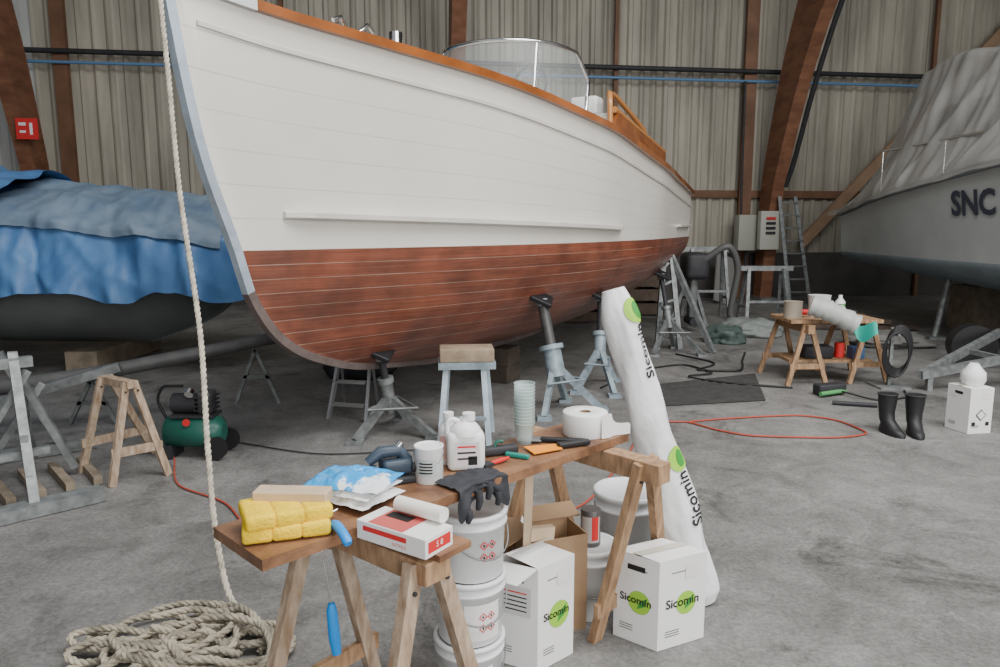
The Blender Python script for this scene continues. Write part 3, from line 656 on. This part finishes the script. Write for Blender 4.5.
bk=B('plastic_bucket'); bucket(bk,(.60,3.25,0),.15,.38,rot=-80); bk.done()
tt_=B('epoxy_tin'); tt_.lathe([(.04,0),(.042,.003),(.042,.15),(.04,.153)],(.375,2.84,.293),mat('tin_dark',(.12,.11,.11),.4,.4)); cylpatch(tt_,(.375,2.84,.293),.0428,-150,-40,.02,.13,mat('tin_label',(.5,.47,.45),.5)); cylpatch(tt_,(.375,2.84,.293),.0432,-90,-50,.03,.13,RED); tt_.done()
# ---------------------------------------------------------------- cartons with logo
def carton(name,corner,dr,dl,wr,wl_,h,openf=False,logo=(1,1)):
    c=B(name); C=V((*corner,0)); dr=V((*dr,0)).normalized(); dl=V((*dl,0)).normalized()
    A=[C,C+dr*wr,C+dr*wr+dl*wl_,C+dl*wl_]
    up=V((0,0,h)); z=V((0,0,.002))
    c.faces([a+z for a in A]+[a+up for a in A],[(3,2,1,0),(0,1,5,4),(1,2,6,5),(2,3,7,6),(3,0,4,7)],PAPER)
    if not openf:
        m1=(A[0]+A[3])/2+up;m2=(A[1]+A[2])/2+up; u2=V((0,0,.004))
        c.faces([A[0]+up,A[1]+up,m2+u2,m1+u2],[(0,1,2,3)],PAPER); c.faces([A[3]+up,A[2]+up,m2+V((0,0,.001)),m1+V((0,0,.001))],[(3,2,1,0)],PAPER)
        c.faces([m1+dl*-.02+V((0,0,.006)),m2+dl*-.02+V((0,0,.006)),m2+dl*.02+V((0,0,.006)),m1+dl*.02+V((0,0,.006))],[(0,1,2,3)],mat('packing_tape',(.6,.56,.48),.3))
    else:
        c.faces([A[3]+up,A[2]+up,A[2]+up-dl*.1+V((0,0,.05)),A[3]+up-dl*.12+V((0,0,.045))],[(0,1,2,3)],PAPER)
        c.faces([A[0]+up,A[1]+up,A[1]+up+dl*.13+V((0,0,.02)),A[0]+up+dl*.13+V((0,0,.03))],[(0,1,2,3)],PAPER)
        c.faces([A[0]+up,A[3]+up,A[3]+up-dr*.1-V((0,0,.02)),A[0]+up-dr*.1-V((0,0,.03))],[(0,1,2,3)],PAPER)
        c.faces([a+V((0,0,h*.8)) for a in A],[(0,1,2,3)],CARD)
    for k,(x,w_,org) in enumerate(((dr,wr,C),(-dl,wl_,C+dl*wl_))):
        M=frame(x,(0,0,1),org+x*w_/2+V((0,0,h*.5))+x.cross(V((0,0,1)))*.0015)
        if logo[k]:
            r=min(h*.13,w_*.28); cx=w_*.08; c.disc(M@Matrix.Translation((cx,-h*.02,0)),r,LGREEN)
            c.faces([(cx-r*.2,-h*.02-r*.6,.0004),(cx+r*.5,-h*.02-r*.2,.0004),(cx+r*.75,-h*.02+r*.6,.0004),(cx,-h*.02+r*.1,.0004)],[(0,1,2,3)],DGREEN,M=M)
            c.text('Sicomin',w_*.225,M@Matrix.Translation((0,0,.0012)),INK,bold=.0008)
            c.quad(M,w_*.5,.003,INK,0,h*.4-.02)
        for t_ in range(3): c.quad(M,w_*.3,.003,DARK,-w_*.2,-h*.36+t_*.01)
        c.quad(M@Matrix.Translation((0,0,.0006)),.07,.05,LAB,w_*.2 if k==0 else -w_*.2,h*.33); 
        if k==1: c.quad(M@Matrix.Translation((0,h*.36,.0008)),.075,.022,INK)
    return c
c=carton('cardboard_carton',(.135,2.40),(.72,.62),(-.86,.42),.185,.185,.40,openf=True,logo=(1,0)); 
Mk=frame((.86,-.42,0),(0,0,1),(.135-.08,2.40+.035,.26)); c.quad(Mk,.12,.11,mat('label_pale',(.6,.6,.6),.6))
for k in range(5): c.quad(Mk@Matrix.Translation((0,0,.0008)),.09,.005,INK if k else RED,0,.035-.017*k)
c.done()
c=carton('cardboard_carton',(.595,2.53),(.9,.43),(-.78,.62),.225,.19,.36); c.done()
ob=B('open_brown_box'); Mo=Matrix.Translation((.2,2.74,0))@Matrix.Rotation(math.radians(20),4,'Z')
for sx in (-1,1): ob.box((sx*.12,0,.2),(.005,.18,.4),CARD,M=Mo); ob.box((0,sx*.09,.2),(.24,.005,.4),CARD,M=Mo)
ob.box((0,0,.3),(.23,.17,.005),CARD,M=Mo); ob.box((-.17,0,.42),(.11,.18,.005),CARD,M=Mo,rot=(0,-25,0)); ob.box((.05,.12,.42),(.24,.09,.005),CARD,M=Mo,rot=(20,0,0)); ob.done()
wo=B('wood_offcut'); wo.beam((.09,2.56,.0),(.11,2.58,.74),.03,.045,LIGHTW); wo.beam((.11,2.56,.46),(.2,2.60,.45),.03,.05,LIGHTW); wo.done()
# ---------------------------------------------------------------- film roll bag
fb=B('fabric_roll_bag'); b0=V((.86,2.90,0)); b1=V((.47,3.02,1.335)); ax=(b1-b0).normalized(); Lr=(b1-b0).length
side=V((1,0,0)); side=(side-ax*side.dot(ax)).normalized(); fr_=side.cross(ax); 
if fr_.y>0: fr_=-fr_
BAG=mat('white_bag_film',(.84,.86,.87),.3,var=.12,vscale=10,bump=.8,bscale=9)
def rad(q,a): 
    base=.085+.012*math.sin(q*6)+.006*math.sin(a*3+q*20)
    if q<.03: base*=.75+.25*q/.03
    if q>.9: base*=1-.42*((q-.9)/.1)**1.5
    return base*(1+.07*noise.noise(V((math.cos(a)*2,math.sin(a)*2,q*8)))+.05*(.3-abs(noise.noise(V((math.cos(a)*4,math.sin(a)*4,q*14))))))
def sp_(q,a,off=0):
    r=rad(q,a)+off; c_=b0.lerp(b1,q)
    return c_+side*(r*math.cos(a))+fr_*(r*math.sin(a)*(.8))
fb.grid(lambda u,v:sp_(u,v*2*math.pi),140,56,BAG)
fb.faces([sp_(0,2*math.pi*j/20) for j in range(20)],[tuple(range(20))],BAG); fb.faces([sp_(1,2*math.pi*j/20) for j in range(20)],[tuple(range(20))[::-1]],BAG)
AC=math.radians(42)
def onbag(qc,off): return lambda x,y:tuple(sp_(qc+y/Lr,AC-x/.085,off))
for q in (.925,.46):
    fb.disc(Matrix(),.055,LGREEN,fn=onbag(q,.006)); f2=onbag(q,.0075); fb.disc(Matrix(),.038,DGREEN,fn=lambda x,y,f2=f2:f2(x*.7+.012,y))
for q in (.80,.335):
    fb.text('Sicomin',.075,Matrix(),INK,fn=lambda x,y,q=q:tuple(sp_(q+x/Lr,AC+y/.085,.006)),bold=.0012)
fb.done()
# ---------------------------------------------------------------- rope
rp=B('mooring_rope')
hang=smoothpath([(-1.72,4.02,3.0),(-1.745,3.93,2.9),(-1.70,3.86,2.3),(-1.65,3.78,1.83),(-1.47,3.5,1.1),(-1.32,3.15,.6),(-1.21,2.92,.28),(-1.12,2.8,.08),(-1.02,2.72,.02),(-.90,2.66,.02),(-.80,2.58,.02),(-.86,2.48,.02)],120)
rope(rp,hang,.0135,ROPE)
pts=[];n=380
for i in range(n):
    a=i*.27; k=i/n
    rx=.19+.10*math.sin(i*.037)+.05*math.sin(i*.11); ry=.12+.06*math.cos(i*.05)
    cx=-1.21+.14*math.sin(i*.021+1); cy=2.50+.08*math.sin(i*.033)
    pts.append(V((cx+rx*math.cos(a)+.03*math.sin(i*.7),cy+ry*math.sin(a),.02+.09*k*(.6+.4*math.sin(a*2+i*.05))+.014*abs(math.sin(i*.9)))))
rope(rp,pts,.015,ROPED,step=.02,seg=5)
pts=smoothpath([(-1.4,2.5,.02),(-1.5,2.42,.02),(-1.58,2.36,.02),(-1.5,2.3,.02),(-1.3,2.4,.1)],40); rope(rp,pts,.015,ROPED,step=.02,seg=5)
pts=smoothpath([(-1.35,2.6,.1),(-1.2,2.68,.09),(-1.0,2.66,.03),(-.9,2.58,.02),(-1.05,2.5,.06),(-1.3,2.5,.12)],50); rope(rp,pts,.015,ROPED,step=.02,seg=5)
rp.done()
# ---------------------------------------------------------------- left steel cradle & pole, compressor
cr=B('steel_cradle')
cr.beam((-2.9,3.55,.04),(-2.35,4.08,.04),.12,.07,STEEL); cr.beam((-3.7,4.5,.04),(-2.95,5.1,.04),.1,.07,STEEL)
for (x,y) in ((-2.86,3.60),(-2.6,3.85)):
    cr.beam((x,y,.05),(x-.28,y+.35,.85),.05,.045,STEEL); cr.beam((x-.55,y+.85,.05),(x-.28,y+.35,.85),.05,.045,STEEL)
    cr.beam((x-.1,y+.12,.4),(x-.45,y+.62,.4),.035,.035,STEEL); cr.beam((x-.05,y+.05,.2),(x-.28,y+.35,.7),.03,.03,STEEL)
cr.beam((-3.2,3.9,.8),(-2.8,4.25,.8),.06,.06,STEEL); cr.beam((-3.0,3.75,.3),(-2.65,4.1,.3),.04,.04,STEEL); cr.beam((-3.05,3.8,.1),(-2.8,4.2,.75),.035,.035,STEEL)
cr.beam((-4.6,5.0,.05),(-3.0,5.6,.5),.07,.07,STEEL); cr.beam((-3.9,5.3,.0),(-3.85,5.3,.7),.07,.07,STEEL)
cr.beam((-3.6,4.7,.07),(-3.45,4.8,.75),.05,.05,STEEL); cr.beam((-3.1,4.95,.07),(-3.4,4.82,.75),.05,.05,STEEL)
for k in range(4): cr.beam((-3.2+.12*k,4.35+.12*k,.03),(-2.8+.1*k,3.95+.12*k,.03),.05,.05,GREYW)
cr.beam((-3.2,4.3,.1),(-2.95,4.55,.6),.04,.04,STEEL); cr.beam((-2.75,4.5,.05),(-3.0,4.4,.7),.04,.04,STEEL)
cr.box((-3.15,4.05,.87),(.12,.3,.05),GREYW,rot=(0,0,20)); cr.done()
po=B('spar_pole'); po.tube([(-4.6,5.35,.26),(-3.2,5.7,.43),(-2.0,6.5,.6)],[.06,.06,.055],mat('pole_grey',(.12,.12,.12),.5,var=.3),12)
for (x,y,z) in ((-3.3,5.7,.36),(-2.2,6.4,.5)): po.beam((x-.2,y,0),(x,y,z),.03,.03,STEEL); po.beam((x+.2,y,0),(x,y,z),.03,.03,STEEL); po.beam((x-.12,y,z*.5),(x+.12,y,z*.5),.03,.03,STEEL)
po.done()
cp=B('air_compressor'); o=V((-2.12,4.9,0))
cp.tube([o+V((-.22,0,.18)),o+V((-.19,0,.18)),o+V((.17,-.02,.18)),o+V((.2,-.02,.18))],[.06,.11,.11,.06],GREEN,20)
cp.box(o+V((0,0,.3)),(.3,.16,.02),DARK); cp.cyl(o+V((-.15,0,.38)),o+V((.02,0,.38)),.07,DARK); cp.box(o+V((.08,0,.39)),(.1,.12,.16),mat('motor_grey',(.06,.06,.06),.4),bev=.02)
for k in range(4): cp.box(o+V((.08,0,.34+k*.03)),(.13,.14,.008),DARK)
cp.cyl(o+V((.17,-.13,.09)),o+V((.17,-.10,.09)),.08,BLACK); cp.cyl(o+V((.17,.1,.09)),o+V((.17,.13,.09)),.08,BLACK)
cp.tube(smoothpath([o+V((-.2,0,.25)),o+V((-.26,0,.4)),o+V((-.2,0,.5)),o+V((-.08,0,.5))],12),.01,BLACK,8); cp.cyl(o+V((-.02,-.115,.27)),o+V((-.02,-.125,.27)),.025,RED); cp.box(o+V((-.17,0,.05)),(.05,.2,.1),DARK); cp.cyl(o+V((0,-.1,.46)),o+V((.0,-.07,.48)),.03,CHROME); cp.done()
# ---------------------------------------------------------------- right work table
t=trestle('wooden_trestle',(3.05,7.85),(3.1,7.1),.62,.2,PINE,ld=.045); t.done()
t=trestle('wooden_trestle',(3.72,7.95),(3.77,7.2),.62,.2,PINE,ld=.045); t.done()
wt=B('workbench_plank'); wt.box((3.4,7.5,.64),(.95,.55,.035),PINE,rot=(0,0,2)); wt.done()
ct=B('bench_clutter'); z=.66
ct.lathe([(.1,0),(.11,.2),(.115,.21)],(3.4,7.65,z),WHITEP); ct.lathe([(.05,0),(.05,.14),(.02,.18),(.02,.21)],(3.62,7.65,z),WHITEP); cylpatch(ct,(3.62,7.65,z),.052,-140,-30,.03,.12,DGREEN)
ct.lathe([(.09,0),(.09,.16),(.095,.17)],(3.02,7.4,z),mat('tin_beige',(.4,.35,.28),.4)); 
ct.box((3.5,7.4,z+.04),(.3,.2,.08),DARK,rot=(0,0,20),bev=.02); ct.cyl((3.05,7.5,z+.05),(3.22,7.45,z+.05),.03,RED)
ct.tube(smoothpath([(3.08,7.12,z+.16),(3.25,7.05,z+.1),(3.48,7.0,z-.02)],14),[.10+.012*math.sin(i*2.3) for i in range(15)],mat('vent_hose',(.50,.51,.49),.5,var=.2),16)
def teal(u,v):
    x=3.5+.2*u;y=7.16+.08*math.sin(u*5)-.04*v; return V((x,y-.06,z-.02-.16*v*(.6+.4*math.sin(u*3))+.03*math.sin(u*9)))
ct.grid(teal,20,10,mat('teal_cloth',(.03,.42,.34),.7)); ct.done()
q=B('lower_shelf'); q.box((3.4,7.5,.22),(.85,.4,.03),PINE); q.box((3.3,7.45,.3),(.3,.2,.13),DARK,bev=.02); q.lathe([(.05,0),(.05,.15)],(3.55,7.45,.24),RED); q.box((3.7,7.4,.3),(.12,.14,.12),mat('blue_box',(.08,.15,.3),.5)); q.done()
hc=B('cable_coil')
for k in range(7): hc.tube([(3.9+.13*math.cos(a)+.012*k,7.0+.015*k,.34+.22*math.sin(a)+.01*k) for a in [i/20*6.283 for i in range(20)]],.012,BLACK,6,closed=True)
hc.beam((3.9,7.1,0),(3.9,7.1,.6),.03,.03,STEEL); hc.box((3.9,7.1,.01),(.3,.3,.02),STEEL); hc.beam((3.9,7.12,.54),(3.9,6.97,.54),.02,.02,STEEL); hc.done()
bs=B('bench_tools'); bs.box((3.15,6.75,.06),(.3,.12,.1),DARK,rot=(0,0,15),bev=.02); bs.cyl((3.0,6.6,.04),(3.3,6.75,.04),.02,mat('tool_green',(.1,.35,.12),.5)); bs.cyl((3.0,6.35,.02),(3.35,6.25,.02),.02,DARK)
bs.tube(smoothpath([(3.2,6.75,.05),(3.5,6.5,.01),(3.8,6.6,.01),(3.95,6.9,.01)],30),.008,BLACK,6); bs.done()
for (x,y,r_) in ((3.03,5.47,10),(3.21,5.43,-15)):
    bo=B('rubber_boot'); Mb2=Matrix.Translation((x,y,0))@Matrix.Rotation(math.radians(r_),4,'Z')@Matrix.Diagonal((1.05,.95,.82,1))
    secs=[]
    for (yy,zz_,rx,ry) in ((.03,.37,.068,.072),(.03,.3,.066,.068),(.03,.2,.056,.06),(.02,.13,.052,.062)):
        secs.append([Mb2@V((rx*math.cos(a/16*6.283),yy+ry*math.sin(a/16*6.283),zz_)) for a in range(16)])
    secs.append([Mb2@V((.05*math.cos(a/16*6.283),-.03+.105*math.sin(a/16*6.283),.085-.025*(math.sin(a/16*6.283)<0))) for a in range(16)])
    secs.append([Mb2@V((.055*math.cos(a/16*6.283),-.05+.14*math.sin(a/16*6.283),.03)) for a in range(16)])
    secs.append([Mb2@V((.055*math.cos(a/16*6.283),-.05+.14*math.sin(a/16*6.283),.0)) for a in range(16)])
    bo.ringsweep(secs,BLACK); bo.tube([Mb2@V((.069*math.cos(a/16*6.283),.03+.073*math.sin(a/16*6.283),.37)) for a in range(16)],.006,DARK,6,closed=True); bo.done()
c=carton('cardboard_carton',(3.62,5.42),(.99,.15),(-.2,.98),.2,.22,.36,logo=(0,0)); 
Mq=frame((.99,.15,0),(0,0,1),(3.72,5.434,.15)); c.quad(Mq@Matrix.Translation((0,0,.003)),.03,.03,INK,-.06,-.07); c.quad(Mq@Matrix.Translation((0,0,.003)),.03,.03,INK,.06,-.07)
c.disc(Mq@Matrix.Translation((0,0,.003)),.045,INK,seg=4); c.disc(Mq@Matrix.Translation((0,0,.0045)),.036,PAPER,seg=4); c.done()
pb=B('plastic_bag'); pb.lathe([(.07,0),(.09,.04),(.085,.1),(.05,.14),(.03,.17),(.015,.16)],(3.71,5.55,.366),WHITEP,seg=12); pb.done()
fmt_=B('rubber_mat'); MM=mat('mat_grey',(.06,.06,.058),.8,var=.3); fmt_.faces([(1.62,7.15,.008),(2.76,7.67,.008),(2.45,6.5,.008),(1.47,6.3,.008)],[(3,2,1,0)],MM)
for i in range(12):
    a=V((1.62,7.15,.012)).lerp(V((1.47,6.3,.012)),i/11); c_=V((2.76,7.67,.012)).lerp(V((2.45,6.5,.012)),i/11); fmt_.beam(a,c_,.02,.008,MM)
fmt_.done()
RH=mat('red_hose',(.42,.07,.04),.5)
ho=B('air_hose'); ho.tube(smoothpath([(.9,4.9,.01),(1.25,5.75,.01),(1.5,5.75,.01),(1.72,5.5,.01),(1.95,5.35,.01),(2.5,5.3,.01),(2.85,5.45,.01),(2.8,5.75,.01),(2.5,5.95,.01),(1.9,5.85,.01),(1.55,5.75,.01)],120),.007,RH,6)
ho.tube(smoothpath([(-2.2,4.7,.05),(-2.0,4.3,.01),(-1.6,4.0,.01),(-1.3,3.6,.01),(-1.0,3.4,.01),(-.5,3.5,.01),(.0,3.8,.01),(.4,3.9,.01),(.9,4.9,.01)],80),.006,RH,6); ho.done()
ca=B('power_cable')
ca.tube(smoothpath([(1.0,7.0,.01),(1.6,7.9,.01),(2.1,8.2,.01),(2.3,7.7,.02),(2.0,7.5,.02),(2.3,7.2,.02),(2.9,7.0,.01)],80),.01,BLACK,6)
ca.tube(smoothpath([(2.2,8.9,.01),(2.5,8.3,.01),(2.2,7.9,.01),(2.6,7.8,.02),(2.9,8.5,.01),(3.1,9.0,.01)],80),.012,BLACK,6)
ca.tube(smoothpath([(-2.0,5.2,.01),(-1.2,4.9,.01),(-.6,5.0,.01),(0.1,5.1,.01),(.6,5.4,.01)],60),.005,BLACK,6); ca.done()
def crate(name,c,s_,m,rz=0,slats=4):
    q=B(name); M=Matrix.Translation(V(c))@Matrix.Rotation(math.radians(rz),4,'Z'); x,y,z=s_
    for k in range(slats):
        zz=(k+.5)*z/slats
        for sy in (-1,1): q.box((0,sy*y/2,zz),(x,.02,z/slats*.8),m,M=M)
        for sx in (-1,1): q.box((sx*x/2,0,zz),(.02,y,z/slats*.8),m,M=M)
    for sx in (-1,1):
        for sy in (-1,1): q.box((sx*(x/2-.03),sy*(y/2-.03),z/2),(.05,.05,z),m,M=M)
    q.box((0,0,z-.02),(x*.96,y*.96,.02),m,M=M); q.done()
DW=mat('dirty_wood',(.11,.08,.06),.8,var=.4)
crate('wooden_crate',(1.0,12.3,0),(1.4,.9,.8),DW,8); crate('wooden_crate',(-2.6,12.8,0),(1.8,1.0,1.1),DW,3); crate('wooden_crate',(-.6,11.6,0),(1,.8,.6),mat('dark_crate',(.05,.05,.05),.7),0)
crate('wooden_crate',(-1.9,10.2,0),(1.3,.8,.75),DW,-4); crate('wooden_crate',(2.2,13.2,0),(1.3,.8,1.0),DW,5)
def lump(name,c,s_,m,seed,sub=3):
    b=bmesh.new(); bmesh.ops.create_icosphere(b,subdivisions=sub+1,radius=1); b.verts.index_update(); q=B(name)
    vs=[]
    for v in b.verts:
        p=v.co.copy(); k=1+.35*noise.noise(p*1.6+V((seed,0,0)))+.4*(.3-abs(noise.noise(p*3+V((seed,3,0))))); p*=k; vs.append((c[0]+p.x*s_[0],c[1]+p.y*s_[1],max(0,c[2]+p.z*s_[2])))
    q.faces(vs,[[v.index for v in f.verts] for f in b.faces],m,True); b.free(); q.done()
lump('folded_tarp',(3.7,10.6,.08),(.45,.35,.16),mat('tarp_pale',(.20,.22,.21),.6),5)
lump('folded_dark_tarp',(-1.5,7.6,.15),(.35,.25,.25),DARK,8)
lump('rubbish_bag',(3.1,9.9,.08),(.28,.25,.16),mat('bag_teal',(.07,.10,.09),.5),17); lump('dust_sheet',(5.2,9.6,.08),(.5,.35,.12),mat('sheet_grey',(.16,.16,.15),.7),21)
ew=B('outboard_engine'); o=V((2.95,11.0,0))
ew.box(o+V((0,0,1.0)),(.35,.5,.4),DARK,bev=.08); ew.box(o+V((0,.05,.55)),(.12,.2,.7),mat('engine_leg',(.12,.13,.13),.4),bev=.03); ew.cyl(o+V((0,-.15,.15)),o+V((0,.25,.15)),.07,DARK)
ew.beam(o+V((-.3,.25,0)),o+V((0,.2,.9)),.05,.05,STEEL); ew.beam(o+V((.3,.25,0)),o+V((0,.2,.9)),.05,.05,STEEL)
ew.tube(smoothpath([o+V((.1,-.2,1.1)),o+V((.4,-.3,1.3)),o+V((.6,-.2,.9)),o+V((.55,-.1,.3)),o+V((.7,-.1,.03))],30),.05,mat('exhaust_hose',(.09,.09,.09),.5),10); ew.done()
for (x,y,h_) in ((4.4,12.0,.9),(3.6,12.6,1.2)):
    q=B('steel_trestle')
    for s_ in (-.35,.35):
        for e in (-.25,.25): q.beam((x+s_,y+e,0),(x+s_*.8,y+e*.2,h_),.05,.05,STEEL)
        q.beam((x+s_,y-.2,h_*.3),(x+s_,y+.2,h_*.3),.04,.04,STEEL)
    q.beam((x-.45,y,h_),(x+.45,y,h_),.08,.08,STEEL); q.beam((x-.33,y-.18,h_*.4),(x+.33,y-.18,h_*.4),.04,.04,STEEL); q.done()
pn=B('leaning_panel'); pn.beam(W(4.5,1.2,0),W(4.8,.6,.95),.45,.04,mat('panel_grey',(.2,.2,.19),.6),up=(.3,-.9,.3)); pn.done()
lp=B('timber_pile')
for k in range(9): lp.beam((4.6+.05*k,11.2+.12*(k%4),.05+.09*(k//4)),(6.4-.1*k,11.0+.12*(k%4),.05+.09*(k//4)),.1,.07,DW)
lp.done()
tf_=B('boat_trailer'); tf_.beam((4.1,6.9,.16),(5.9,7.2,.42),.06,.08,STEEL); tf_.beam((4.1,6.9,.16),(5.6,8.0,.42),.06,.08,STEEL); tf_.beam((4.2,6.92,0),(4.2,6.92,.2),.05,.05,STEEL)
tf_.beam((5.0,7.05,.29),(4.95,7.55,.29),.05,.05,STEEL); tf_.cyl((5.75,6.95,.24),(5.8,7.15,.24),.24,BLACK); tf_.cyl((5.4,8.1,.24),(5.45,8.3,.24),.24,BLACK); tf_.done()
# ---------------------------------------------------------------- light
w_=D.worlds.new('world'); bpy.context.scene.world=w_; w_.use_nodes=True
bgn=w_.node_tree.nodes['Background']; bgn.inputs[0].default_value=(.93,.96,1,1); bgn.inputs[1].default_value=.42
def area(name,loc,rot,sx,sy,p,col=(1,1,1)):
    l=D.lights.new(name,'AREA');l.shape='RECTANGLE';l.size=sx;l.size_y=sy;l.energy=p;l.color=col
    o=D.objects.new(name,l);o.location=loc;o.rotation_euler=[math.radians(a) for a in rot];bpy.context.scene.collection.objects.link(o)
area('skylight_area',(4,1.5,8),(14,10,0),10,4,1350,(1,.99,.97))
area('hangar_door_light',(5,-6,4.2),(80,0,18),9,5,950,(1,.98,.95))
